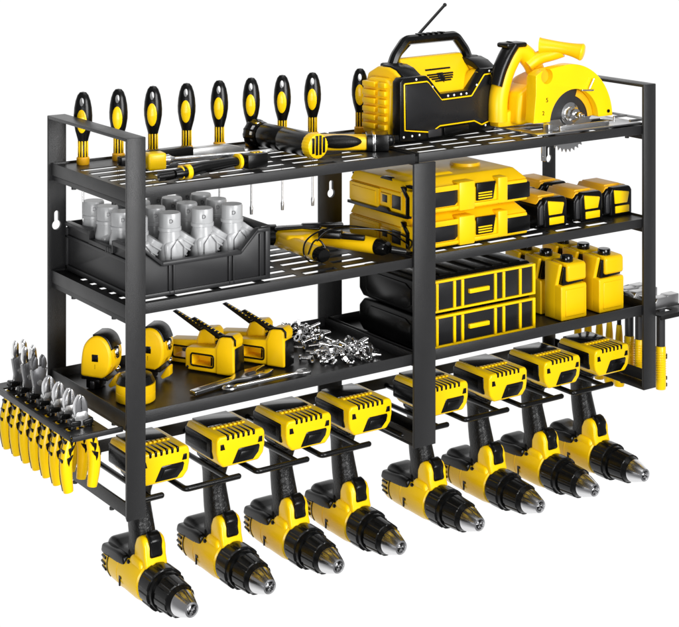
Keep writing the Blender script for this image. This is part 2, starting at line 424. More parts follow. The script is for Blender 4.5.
# ------------------------------------------------------------------ screwdrivers standing in the top shelf
def make_driver(label):
    t = thing('screwdriver', label, 'screwdriver', (SDX[0], .195, S1-.0025), R(-38), 'black and yellow screwdrivers standing along the top shelf')
    prof = [(.0062, .009), (.0066, .012), (.0058, .018), (.0060, .028), (.0072, .033), (.0100, .043), (.0118, .054), (.0120, .062), (.0112, .072), (.0095, .081), (.0070, .088), (.0040, .0915), (.0005, .0922)]
    def rad(z):
        for (r0, h0), (r1, h1) in zip(prof, prof[1:]):
            if h0 <= z <= h1:
                q = (z-h0)/(h1-h0); q = q*q*(3-2*q) if False else q
                return r0+(r1-r0)*q
        return .001
    g = MB(); g.lathe(prof, None, 'z', n=36, sy=.8)
    for k in range(8):
        pass
    h = g.build('handle', BLK, t)
    c = MB(); c.tube([(0, -.03, .0800), (0, .03, .0800)], .0026, n=16, sy=2.0, up0=(0, 0, 1)); boolean(h, c.build('cut', BLK))
    for sgn in (-1, 1):
        g = MB(); b = bmesh.new(); NR, NA = 10, 36; prev = None; zc, A, B = .0555, .0066, .0152
        cen = b.verts.new((0, sgn*(rad(zc)*.8+.0006), zc))
        for i in range(1, NR+1):
            q = i/NR; ring = []
            for j in range(NA):
                a = 2*pi*j/NA; x = A*q*cos(a); z = zc+B*q*sin(a); r = rad(z); y = .8*math.sqrt(max(r*r-x*x, 0))
                ring.append(b.verts.new((x, sgn*(y+.0006*(1-q**6)-.0001*(q > .99)), z)))
            for j in range(NA):
                if prev: b.faces.new((prev[j], ring[j], ring[(j+1) % NA], prev[(j+1) % NA]))
                else: b.faces.new((cen, ring[j], ring[(j+1) % NA]))
            prev = ring
        g._merge(b, None); g.build('grip_inlay', YEL2, h)
    g = MB()
    for k in range(10):
        a = 2*pi*(k+.5)/10; g.box(-.0009, .0009, -.0009, .0005, .010, .030, None, .0003, mtx=Matrix.Translation((cos(a)*.0062, sin(a)*.0052, 0)) @ Matrix.Rotation(a-pi/2, 4, 'Z'))
    g.build('fluted_inlay', YEL2, h)
    g = MB(); g.lathe([(.002, 0), (.0076, 0), (.0082, .001), (.0082, .0085), (.0070, .0098), (.003, .0098)], n=28); g.build('collar', AMB, t)
    g = MB(); g.lathe([(.001, -.094), (.0022, -.0935), (.0024, -.088), (.0024, -.084), (.0016, -.082), (.0013, -.08), (.0013, .002)], n=12); g.build('shaft', BRU, t)
    return t
wh = ['leftmost, beside the left frame bar', 'second from the left, above the yellow chisel cap', 'third from the left', 'fourth from the left', 'fifth from the left', 'sixth from the left', 'seventh from the left, behind the black flashlight', 'eighth from the left, behind the yellow end of the flashlight', 'standing alone against the left side of the radio']
s0 = make_driver('black and yellow screwdriver, '+wh[0])
for i in range(1, 9): dup(s0, loc=(SDX[i], .195, S1-.0025), label='black and yellow screwdriver, '+wh[i])

# ------------------------------------------------------------------ radio
t = thing('jobsite_radio', 'yellow and black jobsite radio with handle and antenna on the top shelf', 'radio', (.457, .088, S1-.0022), R(7))
g = MB()
prof = [(.012, .003), (.008, .085), (.020, .098), (.032, .1065), (.056, .1065), (.075, .095), (.082, .07), (.082, .003)]
def shear(xa, xb, k=1): return [(xa, y, z) for y, z in prof], [(xb, y, z) for y, z in prof]
g.prism([(.010, .003), (.009, .057), (.046, .1085), (.058, .1085), (.075, .095), (.082, .07), (.082, .003)], 'x', .046, .172, YEL, .003, 3)
for sx in (-1, 1):
    X = lambda v: .109+sx*(v-.109)
    g.prism([(.012, .003), (.008, .086), (.022, .0965), (.034, .100), (.056, .100), (.075, .090), (.082, .07), (.082, .003)], 'x', *sorted((X(.012), X(.046))), YEL, .004, 3)
    g.prism([(X(.045), .003), (X(.045), .0885), (X(.0565), .0845), (X(.0795), .060), (X(.0795), .003)], 'y', .003, .024, YEL, .0015)
    g.prism([(.018, .008), (.015, .076), (.026, .086), (.060, .086), (.074, .074), (.074, .008)], 'x', *sorted((X(.001), X(.02))), YEL, .004, 3)
for k in range(6):
    z = .016+.0115*k
    g.box(-.005, .004, .022, .036, z, z+.0075, YEL, .0015); g.box(-.005, .004, .043, .068, z, z+.0075, YEL, .0015)
body = g.build('body', YEL, t)
g = MB()   # front bezel
outl = [(.0, .004), (.0, .084), (.006, .0895), (.050, .0895), (.056, .085), (.079, .0615), (.139, .0615), (.162, .085), (.168, .0895), (.194, .0895), (.2, .084), (.2, .004), (.17, -.0005), (.14, .0), (.13, .0), (.07, .0), (.05, .0), (.03, .0005)]
g.prism(outl, 'y', -.004, .012, BLK, .0015)
g.box(.052, .078, -.0065, .0, .0035, .0145, GRY, .0012); g.box(.083, .132, -.0065, .0, .0035, .0145, BLK, .0012)
g.box(.004, .196, .004, .078, -.0003, .006, BLK, .001)
bz = g.build('bezel', BLK, t)
inn = [(.008, .018), (.007, .0815), (.051, .0815), (.0785, .0535), (.1395, .0535), (.1655, .0815), (.193, .0815), (.192, .018), (.160, .0105), (.145, .0175), (.075, .0175), (.058, .0105)]
g = MB(); n = len(inn)
cxx = sum(p[0] for p in inn)/n
P3 = [(x, -.0046, z) for x, z in inn]
g.tube(rnd_path(P3+[P3[0]], .001, 1)[:-1], .0011, None, 8, closed=True); g.build('trim_line', YEL2, bz)
g = MB(); g.prism([(x+(.0025 if x < .1 else -.0025), z+(-.002 if z > .03 else .002)) for x, z in inn], 'y', -.0056, -.003, None, .0006); g.build('speaker_grille', PANEL, bz)
g = MB()
for x, z in ((.030, .0858), (.0615, .073), (.176, .0858), (.150, .068), (.092, .0578), (.104, .0578), (.118, .0578), (.129, .0578), (.022, .009), (.036, .009), (.168, .009), (.186, .009), (.006, .009)):
    g.ell((x, -.0045, z), .0017, .0012, .0017)
g.build('screws', WHT, bz)
# winged vent and slot in the hood (on its slope)
sl = Matrix.Translation((.109, -.0004, .0)) ; ang = math.atan2(.045, .034)
g = MB(); mt = Matrix.Translation((.109, .010, .0575)) @ Matrix.Rotation(-R(35.7), 4, 'X') @ Matrix.Translation((0, .001, .018))
g.box(-.025, .025, -.0025, .002, .021, .0235, None, .0004, mtx=mt)
for z, wd in ((.014, .026), (.0105, .024), (.007, .021), (.0035, .016)): g.box(-wd, wd, -.0025, .002, z-.0012, z+.0012, None, .0003, mtx=mt)
g.ell((0, -.001, .009), .007, .0022, .007, None, mt); g.prism([(-.006, .016), (.006, .016), (0, .0)], 'y', -.0026, .002, None, .0004, mtx=mt)
g.build('vent', BLK, body)
for sx in (-1, 1):
    X = lambda v: .109+sx*(v-.109)
    g = MB(); g.prism([(.004, .0878), (.0205, .0985), (.034, .1025), (.050, .1030), (.050, .098), (.004, .083)], 'x', *sorted((X(.017), X(.0505))), None, .0015)
    g.build('shoulder_plate', BLK, t)
g = MB(); hp = rnd_path([(.032, .048, .095), (.040, .048, .113), (.060, .048, .1335), (.160, .048, .1335), (.180, .048, .112), (.188, .048, .095)], .006, 4)
g.tube(hp, .0074, None, 8, sx=1.05, sy=.95, up0=(0, 0, 1))
g.box(.022, .046, .035, .061, .093, .104, None, .003); g.box(.174, .198, .035, .061, .093, .104, None, .003)
for k in range(5): g.box(.084+.011*k, .090+.011*k, .042, .054, .1400, .1415, None, .0008)
g.build('carry_handle', BLK, t)
g = MB(); g.tube([(.058, .062, .100), (.058, .062, .112)], .0042, None, 10); g.tube([(.058, .062, .108), (.153, .062, .1775)], .0022, None, 10); g.ell((.153, .062, .1775), .0029, .0029, .0029); g.build('antenna', BLK, t)

# ------------------------------------------------------------------ circular saw
t = thing('circular_saw', 'yellow circular saw with exposed round blade on the right of the top shelf', 'circular saw', (.737, .04, S1-.0022))
def ring_poly(ro, ri, a0, a1, cx=0, cz=0): return arc(cx, cz, ro, a0, a1, 36)+arc(cx, cz, ri, a1, a0, 30)
ZC = .026
g = MB()
outer = [(-.078, .016), (-.0765, .030), (-.0735, .055), (-.0735, .083), (-.062, .089)]+arc(-.008, .012, .083, 95, 2, 30)
inner = arc(0, .012, .047, 4, 176, 30)
g.prism(outer+[(.0475, .0152)]+inner+[(-.048, .012), (-.076, .012)][:0], 'y', .0, .0185, YEL2, .003, 3, ang=40)
g.prism([(-.0740, .016), (-.072, .080), (-.062, .086)]+arc(-.008, .012, .080, 95, 2, 24), 'y', .0195, .022, YEL2, .0008)
gd = g.build('blade_guard', YEL2, t)
cu = MB(); cu.lathe([(.011, -.01), (.011, .009)], axis='y', org=(-.053, 0, .081), n=28); boolean(gd, cu.build('cut', AMB))
g = MB(); g.lathe([(.001, .0086), (.0108, .0086), (.0108, .0095), (.001, .0095)], None, 'y', (-.053, 0, .081), 28); g.build('sight_disc', AMB, gd)
g = MB(); g.lathe([(.0026, -.0012), (.0026, .001)], axis='y', org=(.066, 0, .022), n=16); g.build('guard_bolt', BLKG, gd)
text('5', .009, BLK, gd, (-.053, -.0003, .047), (pi/2, 0, 0)); text('2', .008, BLK, gd, (-.060, -.0003, .029), (pi/2, 0, 0))
g = MB()
g.prism(arc(0, .012, .0468, 4, 176, 30), 'y', .013, .0142, GRY, .0004)
g.prism(arc(0, .012, .0465, 5, 70, 20)+arc(0, .012, .0365, 70, 5, 20), 'y', .0115, .0128, AMB, .0004)
g.build('inner_guard', GRY, t)
g = MB(); pts = []
NT = 36
for k in range(NT):
    a = 2*pi*k/NT; pts += [((.0415)*cos(a), .0415*sin(a)), (.0460*cos(a+.08), .0460*sin(a+.08)), (.0415*cos(a+.12), .0415*sin(a+.12))]
g.prism([(x+.002, z+.012) for x, z in pts], 'y', .0150, .0162, None, 0); bl = g.build('saw_blade', BRU, t)
g = MB(); g.lathe([(.0165, .0128), (.0165, .0115), (.011, .010), (.011, .005), (.0085, .003), (.0085, -.001), (.0045, -.002), (.0045, -.010), (.0035, -.0115), (.001, -.0115)], axis='y', org=(.002, 0, .022), n=28)
g.box(-.001, .005, -.016, -.008, .0195, .0245, None, .001); g.build('arbor', SIL, bl)
g = MB(); g.box(.008, .031, -.0035, .0, .056, .0585, None, .0008, mtx=Matrix.Rotation(R(4), 4, 'Y')); g.tube([(.026, -.003, .058), (.034, -.004, .072)], .0013); g.build('depth_pointer', SIL, t)
g = MB(); g.box(-.090, .112, -.022, .012, .0015, .0045, BRU, .0008); g.box(-.066, -.058, -.018, -.006, .004, .016, BRU, .001); g.box(-.04, .055, -.014, -.011, .0046, .011, BRU, .0008)
g.box(-.090, .112, .042, .068, .0015, .0045, BRU, .0008)
g.box(-.090, -.07, .012, .042, .0015, .0045, BRU, .0005); g.box(.090, .112, .012, .042, .0015, .0045, BRU, .0005)
g.tube([(.09, -.02, .008), (.118, -.02, .008), (.122, -.012, .008), (.122, .06, .008)], .002); g.tube([(.06, -.018, .009), (.06, -.018, .016), (.085, -.018, .016)], .0018)
g.build('base_plate', BRU, t)
g = MB(); g.prism([(.0, .006), (-.004, -.010), (-.018, -.020), (-.018, -.050), (-.010, -.052), (-.010, -.030), (-.004, -.026), (-.008, -.018), (.006, -.016), (.016, -.004), (.016, .006)], 'y', .050, .053, None, .001)
g.lathe([(.002, .049), (.002, .054)], None, 'y', (-.014, 0, -.044), 12); g.build('lower_guard_lever', SIL, t)
# motor body behind the guard
g = MB(); g.lathe([(.003, .023), (.032, .023), (.036, .026), (.036, .070), (.030, .085), (.003, .086)], AMB, 'y', (-.025, 0, .044), 40)
g.prism([(-.082, .010), (-.078, .054), (-.060, .064), (-.02, .070), (-.01, .01)], 'y', .030, .078, YEL, .006, 3)
g.build('motor_body', YEL, t)
# rear handle: a yellow loop with a black grip, and the front handle bar
g = MB(); pth = rnd_path([(-.096, .056, .014), (-.096, .056, .050), (-.082, .056, .088), (-.064, .056, .113), (-.048, .056, .110), (-.030, .056, .092), (-.022, .056, .074)], .02, 6)
g.tube(pth, .0140, YEL, 18, sx=.95, sy=1.0, up0=(1, 0, 0)); g.prism([(-.104, .006), (-.104, .02), (-.08, .03), (-.05, .03), (-.05, .006)], 'y', .046, .067, YEL, .004)
hd = g.build('rear_handle', YEL, t)
g = MB(); g.tube(rnd_path([(-.104, .053, .066), (-.097, .053, .086), (-.084, .053, .108), (-.072, .053, .122)], .02, 5), .0135, BLK, 14, sx=.9, sy=.7, up0=(1, 0, 0))
g.box(-.090, -.052, .042, .067, .1185, .1260, BLK, .003); g.build('grip', BLK, hd)
g = MB(); g.tube(rnd_path([(-.045, .05, .090), (-.030, .045, .102), (-.014, .03, .108), (-.006, .02, .113)], .01, 4), .010, YEL, 14, sx=.9)
g.tube(cat([(-.028, .043, .119), (-.018, .030, .1185), (-.006, .014, .1165), (.004, .000, .1135), (.011, -.009, .111)], 6), .0128, YEL, 24, rf=lambda q: (.97-.28*sin(pi*min(q*1.15, 1))) if q < .87 else math.sqrt(max(1-((q-.87)/.135)**2, 0))*.97+.02)
g.build('front_handle', YEL, t)

# ------------------------------------------------------------------ loose tools on the top shelf
ZT = S1-.0018
t = thing('flashlight', 'thick black flashlight with yellow slotted end cap lying on the top shelf', 'flashlight', (.2915, .100, ZT+.0205), rot=(0, 0, R(4))); t.scale = (.89, .98, .89); t.location.z -= .0022
g = MB(); g.lathe([(.003, .062), (.0165, .062), (.018, .058), (.018, .018), (.0172, .0165), (.0172, .0145), (.018, .013), (.018, -.045), (.003, -.045)], None, 'y', n=48); g.build('barrel', BLK, t)
g = MB(); g.lathe([(.003, .088), (.0185, .088), (.0203, .085), (.0203, .078), (.0185, .074), (.0185, .068), (.017, .0625)], None, 'y', n=72, fn=lambda a, r, h: 1+(.05 if (a*12/2/pi) % 1 < .5 else 0))
hd = g.build('head', BLK, t)
g = MB(); g.lathe([(.0168, .0728), (.0190, .0725), (.0190, .068), (.0172, .066)], None, 'y', n=48); g.build('bezel_ring', SIL, hd)
g = MB(); g.lathe([(.0180, -.044), (.0184, -.046), (.0184, -.054), (.0172, -.058), (.0145, -.059), (.002, -.059)], None, 'y', n=72, fn=lambda a, r, h: 1+(.03 if (a*24/2/pi) % 1 < .5 and r > .016 else 0)); cp = g.build('end_cap', YEL2, t)
g = MB()
for k in range(4): g.box(-.0118+.0064*k, -.0078+.0064*k, -.0602, -.050, -.0135+.0025*abs(k-1.5), .0172-.003*abs(k-1.5), None, .0004)
g.build('slots', BLK, cp)

t = thing('utility_grip_tool', 'flat yellow hand tool with black oval grip between flashlight and radio', 'hand tool', (.36, .1, ZT), R(-33))
g = MB(); g.prism([(-.075, -.012), (-.05, -.018), (.045, -.016), (.055, -.010), (.055, .012), (-.04, .018), (-.078, .012)], 'z', .001, .019, YEL, .004, 3); g.build('body', YEL, t)
g = MB(); g.ell((.006, -.016, .013), .030, .009, .009); g.build('grip', RUB, t)
g = MB(); g.box(.042, .072, -.018, .016, .0, .022, BLK, .002); g.box(.050, .054, -.019, .017, -.0+.0005, .0225, SIL, .0005); g.tube([(.07, 0, .012), (.086, 0, .014)], .005, BLK); g.ell((.072, -.012, .014), .008, .006, .008, BLK); g.build('clamp_head', BLK, t)

t = thing('wood_chisel', 'steel chisel rod with square yellow end cap, nearest the left post on the top shelf', 'chisel', (.094, .107, ZT+.011), R(-9))
g = MB(); g.box(-.012, .012, -.0105, .0105, -.0105, .0105, None, .003, 3); g.build('handle_cap', YEL2, t)
g = MB(); g.lathe([(.003, .012), (.0065, .0125), (.007, .018), (.0045, .022), (.003, .026), (.0028, .15), (.001, .16)], None, 'x', n=20); g.build('shaft', SIL, t)
t = thing('pry_bar', 'flat silver bar tool with square black grip lying before the screwdrivers', 'pry bar', (.142, .137, ZT+.008), R(3))
g = MB(); g.box(-.060, .020, -.009, .009, -.006, .011, None, .003, 3); g.box(-.085, -.058, -.006, .006, -.004, .008, None, .002); g.build('grip', BLK, t)
g = MB(); g.prism([(.018, -.008), (.018, .008), (.072, .008), (.098, .002), (.104, -.008)], 'y', -.007, .007, None, .002, 3); g.ell((.104, -.002, -.006), .007, .006, .006); g.build('bar', BRU, t)
t = thing('utility_knife', 'black and yellow folding knife lying along the front edge of the top shelf', 'knife', (.138, .036, ZT+.009), R(4))
g = MB(); g.tube([(-.062, -.006, .0), (-.052, -.006, .0), (-.02, .000, .002), (.02, .002, .003), (.045, .002, .003)], .0085, None, 16, sx=1.0, sy=.8, rf=lambda q: .75+.35*sin(pi*min(q*1.1, 1))); g.tube([(-.078, .004, -.003), (-.066, .0, -.002), (-.052, -.005, 0)], .006, None, 12); g.build('handle', BLK, t)
for i, (xx, ww) in enumerate(((-.052, .0025), (-.043, .007), (.0365, .005))):
    g = MB(); g.lathe([(.0075, xx-ww/2), (.0088+.0007*i, xx-ww/2+.0005), (.0088+.0007*i, xx+ww/2-.0005), (.0075, xx+ww/2)], None, 'x', (0, -.005 if i < 2 else .002, .0 if i < 2 else .003), 24, sy=.95); g.build('ring', YEL2, t)
g = MB(); g.box(.045, .076, -.008, .012, -.007, .011, None, .002); g.build('head', BLK, t)
g = MB()
for k in range(3): g.box(.0585+.005*k, .0615+.005*k, -.001, .008, .0105, .0118, None, .0004)
g.build('thumb_ridges', YEL2, t)
g = MB(); g.prism([(-.045, .012), (.03, .016), (.034, .023), (-.04, .021)], 'z', -.006, .004, None, .001); g.build('back_strip', AMB, t)

# ------------------------------------------------------------------ bin of fittings
t = thing('storage_bin', 'black open-front plastic bin full of grey pipe fittings on the middle shelf', 'bin', (0, 0, S2-.0022))
X0, X1, Y0, Y1 = .024, .2105, .028, .212
g = MB()
g.box(X0, X1, Y0, Y1, .001, .004, None, .001)
low, hi = .0405, .0640
front = [(X0, .001), (X0, .060), (X0+.012, .060), (X0+.036, low), (X1-.042, low), (X1-.018, hi), (X1, hi), (X1, .001)]
g.prism(front, 'y', Y0, Y0+.003, None, .0008)
lf = [(Y0+.003, .001), (Y0+.003, .060), (Y0+.05, .060), (Y0+.05, .050), (Y0+.115, .050), (Y0+.115, .060), (Y1, .060), (Y1, .001)]
g.prism(lf, 'x', X0, X0+.003, None, .0006)
g.prism([(Y0+.003, .001), (Y0+.003, hi), (Y1, hi), (Y1, .001)], 'x', X1-.003, X1, None, .0006)
g.box(X0+.003, X1-.003, Y1-.003, Y1, .001, .062)
# rims
rim = lambda a, b: g.tube([a, b], .0032, None, 8)
fr = [(X0, Y0, .060), (X0+.012, Y0, .060), (X0+.036, Y0, low), (X1-.042, Y0, low), (X1-.018, Y0, hi)]
for (p, q) in zip(front[1:6], front[2:7]):
    dx, dz = q[0]-p[0], q[1]-p[1]
    g.hexa([(p[0], Y0-.005, p[1]-.0035), (q[0], Y0-.005, q[1]-.0035), (q[0], Y0+.004, q[1]-.0035), (p[0], Y0+.004, p[1]-.0035)], [(p[0], Y0-.005, p[1]+.0012), (q[0], Y0-.005, q[1]+.0012), (q[0], Y0+.004, q[1]+.0012), (p[0], Y0+.004, p[1]+.0012)], None, .0006)
g.box(X1-.010, X1+.0035, Y0+.001, Y1+.001, hi-.003, hi+.0025, None, .001)
for (p, q) in zip(lf[1:6], lf[2:7]):
    za, zb = p[1], q[1]
    if abs(q[0]-p[0]) < 1e-6: g.box(X0-.0036, X0+.0036, p[0]-.0015, p[0]+.0015, min(za, zb)-.002, max(za, zb)+.0025, None, .0004)
    else: g.box(X0-.0036, X0+.004, p[0], q[0], za-.003, za+.0025, None, .0008)
g.box(X0-.004, X0+.0005, Y0, Y0+.010, .001, .060, None, .001)
# panel ribs
for xx in (X0+.045, X0+.051, X0+.128, X0+.134): g.box(xx, xx+.002, Y0-.0032, Y0+.001, .002, low-.003, None, .0006)
g.box(X0, X1, Y0-.0032, Y0+.001, .001, .006, None, .0008); g.box(X1-.006, X1+.001, Y0-.0035, Y0+.001, .001, hi, None, .0008); g.box(X1-.014, X1-.012, Y0-.003, Y0+.001, .004, hi-.006, None, .0006)
g.box(X0-.003, X0+.001, Y0, Y1, .001, .008, None, .0008); g.box(X0-.003, X0+.001, Y0, Y1, .042, .046, None, .0008)
for yy in (Y1-.006,): g.box(X0-.003, X0+.001, yy, yy+.005, .002, .055, None, .0008)
for yy in (Y0+.053, Y0+.059, Y0+.065): g.box(X0-.0042, X0+.001, yy, yy+.003, .046, .0525, None, .0008)
g.build('tub', BIN, t)

def make_fit(label):
    t = thing('pipe_fitting', label, 'pipe fitting', (.137, .06, S2+.0025), R(-6), 'grey pipe fittings standing in the black bin')
    g = MB(); g.lathe([(.0125, .0), (.0160, .001), (.0162, .036), (.0152, .052), (.0128, .062), (.0122, .068), (.003, .068)], None, 'z', n=32)
    g.tube([(0.002, 0, .024), (.0105, -.001, .042), (.0215, -.003, .0590)], .0128, None, 24, rf=lambda q: .9+.1*q)
    g.prism([(-.011, .018), (-.012, .052), (-.004, .057), (.012, .060), (.019, .048), (.014, .030), (.008, .018)], 'y', -.0150, .0130, None, .005, 4)
    for k in range(3):
        c = Vector((.0095+.0040*k, -.001-.0008*k, .0405+.0058*k)); g.tube([c, c+Vector((.0011, -.0001, .0016))], .0139, None, 24)
    b = g.build('body', PVC, t)
    g = MB(); g.lathe([(.003, .0665), (.0128, .0665), (.0132, .068), (.0132, .085), (.0125, .0872), (.0015, .0872)], None, 'z', n=40, fn=lambda a, r, h: 1+(.02 if (a*20/2/pi) % 1 < .5 and .067 < h < .086 else 0))
    g.lathe([(.0133, .0655), (.0143, .066), (.0143, .0695), (.0133, .0705)], None, 'z', n=32)
    c = g.build('cap', PVC, t)
    text('D', .0068, DST, c, (-.0036, -.01325, .0785), (pi/2, 0, R(-16)))
    g = MB(); A = [(-.0045, .030), (-.0045, .046), (.0035, .057), (.0115, .047), (.0118, .034)]
    import itertools
    yy = lambda x: -math.sqrt(max(.0152**2-min(abs(x), .0145)**2, 0))-.0002
    g.tube([(x, -.0164, z) for x, z in A], .00045, None, 6); g.build('moulded_outline', DST, b)
    return t
FX = [.044, .089, .1345, .177]; FY = [.060, .099, .138, .177]
f0 = None; cw = ['behind the left post', 'just right of the left post', 'in the middle of the row', 'at the right end']; rw = ['front', 'second', 'third', 'back']
for j in range(4):
    for i in range(4):
        lab = f'grey pipe fitting with ribbed cap, {rw[j]} row of the bin, {["leftmost, beside the bin wall", "second from the left", "third from the left", "rightmost of the row"][i]}'
        p = (FX[i], FY[j], S2+.0025)
        if f0 is None: f0 = make_fit(lab); f0.location = p
        else: dup(f0, loc=p, label=lab)

# ------------------------------------------------------------------ corded tool
ZM = S2-.0018
t = thing('corded_power_tool', 'yellow corded power tool with black end caps and looped cord on the middle shelf', 'power tool', (.338, .080, ZM)); t.scale = (.92, 1.0, .80)
g = MB(); g.tube([(-.045, .070, .024), (-.020, .062, .024), (.01, .045, .023), (.035, -.005, .020), (.052, -.045, .019)], .0145, YEL, 24, rf=lambda q: 1.05-.22*abs(q-.5)*2 if q < .8 else .88)
g.tube([(-.040, .052, .022), (-.040, .02, .018), (-.038, -.030, .0165)], .0118, YEL, 22)
g.prism([(-.05, .03), (-.05, .075), (-.01, .07), (.02, .03), (-.03, .02)], 'z', .008, .034, YEL, .005, 3)
b = g.build('body', YEL, t)
g = MB(); g.tube([(-.0382, -.028, .0165), (-.038, -.036, .0165), (-.038, -.040, .0165)], .0122, None, 24, rf=lambda q: 1 if q < .6 else .8); g.build('end_cap', BLKG, t)
g = MB(); g.tube([(.0515, -.043, .019), (.0545, -.052, .019), (.0565, -.058, .019)], .0135, None, 24, rf=lambda q: 1 if q < .6 else .75); g.build('end_cap', BLKG, t)
g = MB(); g.tube([(-.058, .082, .024), (-.040, .073, .024)], .0178, None, 24); g.build('nozzle', BLK, t)
g = MB(); g.prism([(-.012, .012), (.012, -.012), (.024, .0), (.004, .024)], 'z', .028, .041, None, .003, 3); g.box(-.03, .03, .045, .055, .036, .042, None, .002, mtx=Matrix.Rotation(R(-25), 4, 'Z')); g.build('switch', BLK, t)
g = MB(); g.prism([(-.052, .060), (-.040, .072), (-.006, .060), (.014, .036), (.006, .030), (-.012, .048)], 'z', .035, .0405, None, .002); g.build('top_strip', BLK, t)
g = MB(); g.prism([(.012, -.008), (.024, -.004), (.040, -.030), (.034, -.036)], 'z', .028, .0372, None, .002, 3); g.build('grip_pad', BLK, t)
g = MB(); g.tube([(.058, -.063, .018), (.075, -.072, .014), (.088, -.066, .010)], .007, None, 12, rf=lambda q: 1-.5*q); g.build('strain_relief', BLK, t)
g = MB()
def cat(pts, k=8):
    P = [Vector(p) for p in pts]; out = []
    for i in range(len(P)-1):
        p0 = P[max(i-1, 0)]; p1 = P[i]; p2 = P[i+1]; p3 = P[min(i+2, len(P)-1)]
        for j in range(k):
            q = j/k; out.append(.5*((2*p1)+(p2-p0)*q+(2*p0-5*p1+4*p2-p3)*q*q+(3*p1-p0-3*p2+p3)*q**3))
    out.append(P[-1]); return out
g.tube(cat([(.088, -.066, .010), (.100, -.045, .018), (.080, -.02, .034), (.030, .0, .046), (-.015, .0, .044), (-.048, -.012, .036), (-.058, -.020, .018), (-.048, -.024, .0035), (-.03, -.024, .004), (-.021, -.020, .018), (-.028, -.016, .034), (-.042, -.020, .0345), (-.055, -.026, .018)]), .0013, None, 8)
g.tube(cat([(.088, -.066, .012), (.104, -.052, .022), (.085, -.030, .036), (.035, -.014, .044), (-.010, -.012, .046), (-.036, -.020, .0355)]), .0013, None, 8)
g.build('cord', BLK, t)

# ------------------------------------------------------------------ yellow organiser cases
def make_ycase(label, z):
    t = thing('organizer_case', label, 'tool case', (.434, .032, z), 0, 'yellow organizer cases stacked on the middle shelf')
    W, DP, Hh = .207, .138, .0455
    g = MB()
    g.box(0, W, 0, DP, .0015, .031, YEL, .0025, 3)
    g.hexa([(0, 0, .0314), (W, 0, .0314), (W, DP, .0314), (0, DP, .0314)], [(.005, .020, Hh), (W-.010, .020, Hh), (W-.010, DP-.005, Hh), (.005, DP-.005, Hh)], YEL, .002)
    g.box(.0, .020, -.003, .010, .003, .036, YEL, .0015)
    g.box(.080, .108, -.006, .014, .001, .0405, YEL, .003); g.box(.150, .168, -.004, .014, .003, .0395, YEL, .003)
    g.box(.018, .082, -.0035, .0, .030, .0375, YEL, .001); g.box(.018, .082, -.0035, .0, .004, .0085, YEL, .001)
    g.box(.106, .152, -.0035, .0, .004, .009, YEL, .001)
    g.hexa([(.03, .03, Hh-.0005), (.10, .03, Hh-.0005), (.10, .10, Hh-.0005), (.03, .10, Hh-.0005)], [(.035, .035, Hh+.0025), (.095, .035, Hh+.0025), (.095, .095, Hh+.0025), (.035, .095, Hh+.0025)], YEL, .0008)
    g.lathe([(.022, Hh-.001), (.021, Hh+.004), (.002, Hh+.0045)], YEL, 'z', (.155, .075, 0), 28)
    # left side details
    g.box(-.003, .0, .040, .062, .010, .026, YEL, .001); g.box(-.003, .0, .012, .016, .006, .034, YEL, .0006); g.box(-.003, .0, .066, .135, .005, .030, YEL, .001); g.box(-.0045, .0, .072, .128, .009, .026, YEL, .001)
    b = g.build('shell', YEL, t)
    g = MB(); g.prism([(.026, .0095), (.076, .0095), (.081, .014), (.081, .0295), (.026, .0295)], 'y', -.0018, .0015, PANEL, .0008); g.build('front_panel', PANEL, b)
    g = MB(); g.prism([(.113, .011), (.142, .011), (.147, .035), (.113, .035)], 'y', -.0030, .0015, BLK, .001); la = g.build('latch', BLK, t)
    g = MB()
    for k in range(3): g.box(.115, .139, -.0042, -.002, .0135+.0035*k, .0153+.0035*k, None, .0003)
    g.build('latch_ribs', YEL2, la)
    g = MB(); g.box(.168, W+.004, -.001, .03, .005, .027, None, .002); g.box(W-.002, W+.004, .03, DP-.004, .006, .026, None, .002); g.build('corner_guard', BLK, t)
    g = MB(); g.box(-.0015, .0008, .018, .038, .008, .026, None, .0006); g.box(-.0015, .0008, .046, .057, .014, .024, PANEL, .0003, mtx=Matrix.Translation((-.002, 0, 0))); g.build('side_window', PANEL, b)
    g = MB(); g.prism([(.0, -.0005), (.0, .028), (.012, .040), (.016, .0405), (.004, .026), (.004, -.0005)], 'x', -.004, .004, None, .0008)
    g.prism([(.002, -.0005), (.002, .0035), (.04, .0035), (.046, .0075), (.062, .0075), (.068, .0035), (DP, .0035), (DP, -.0005)], 'x', -.0045, .003, None, .0006)
    g.build('edge_band', BLK, t)
    return t
c0 = make_ycase('yellow organizer case, lower one of the stack on the middle shelf', S2-.0022)
c1 = dup(c0, loc=(.434, .032, S2-.0022+.0465), label='yellow organizer case, upper one of the stack on the middle shelf')
g = MB(); g.prism([(.0, .0385), (.0, .0415), (.04, .0415), (.05, .0465), (.066, .0465), (.076, .0415), (.138, .0415), (.138, .0385)], 'x', .004, .012, None, .0006)
g.build('lid_hinge', BLK, c1)

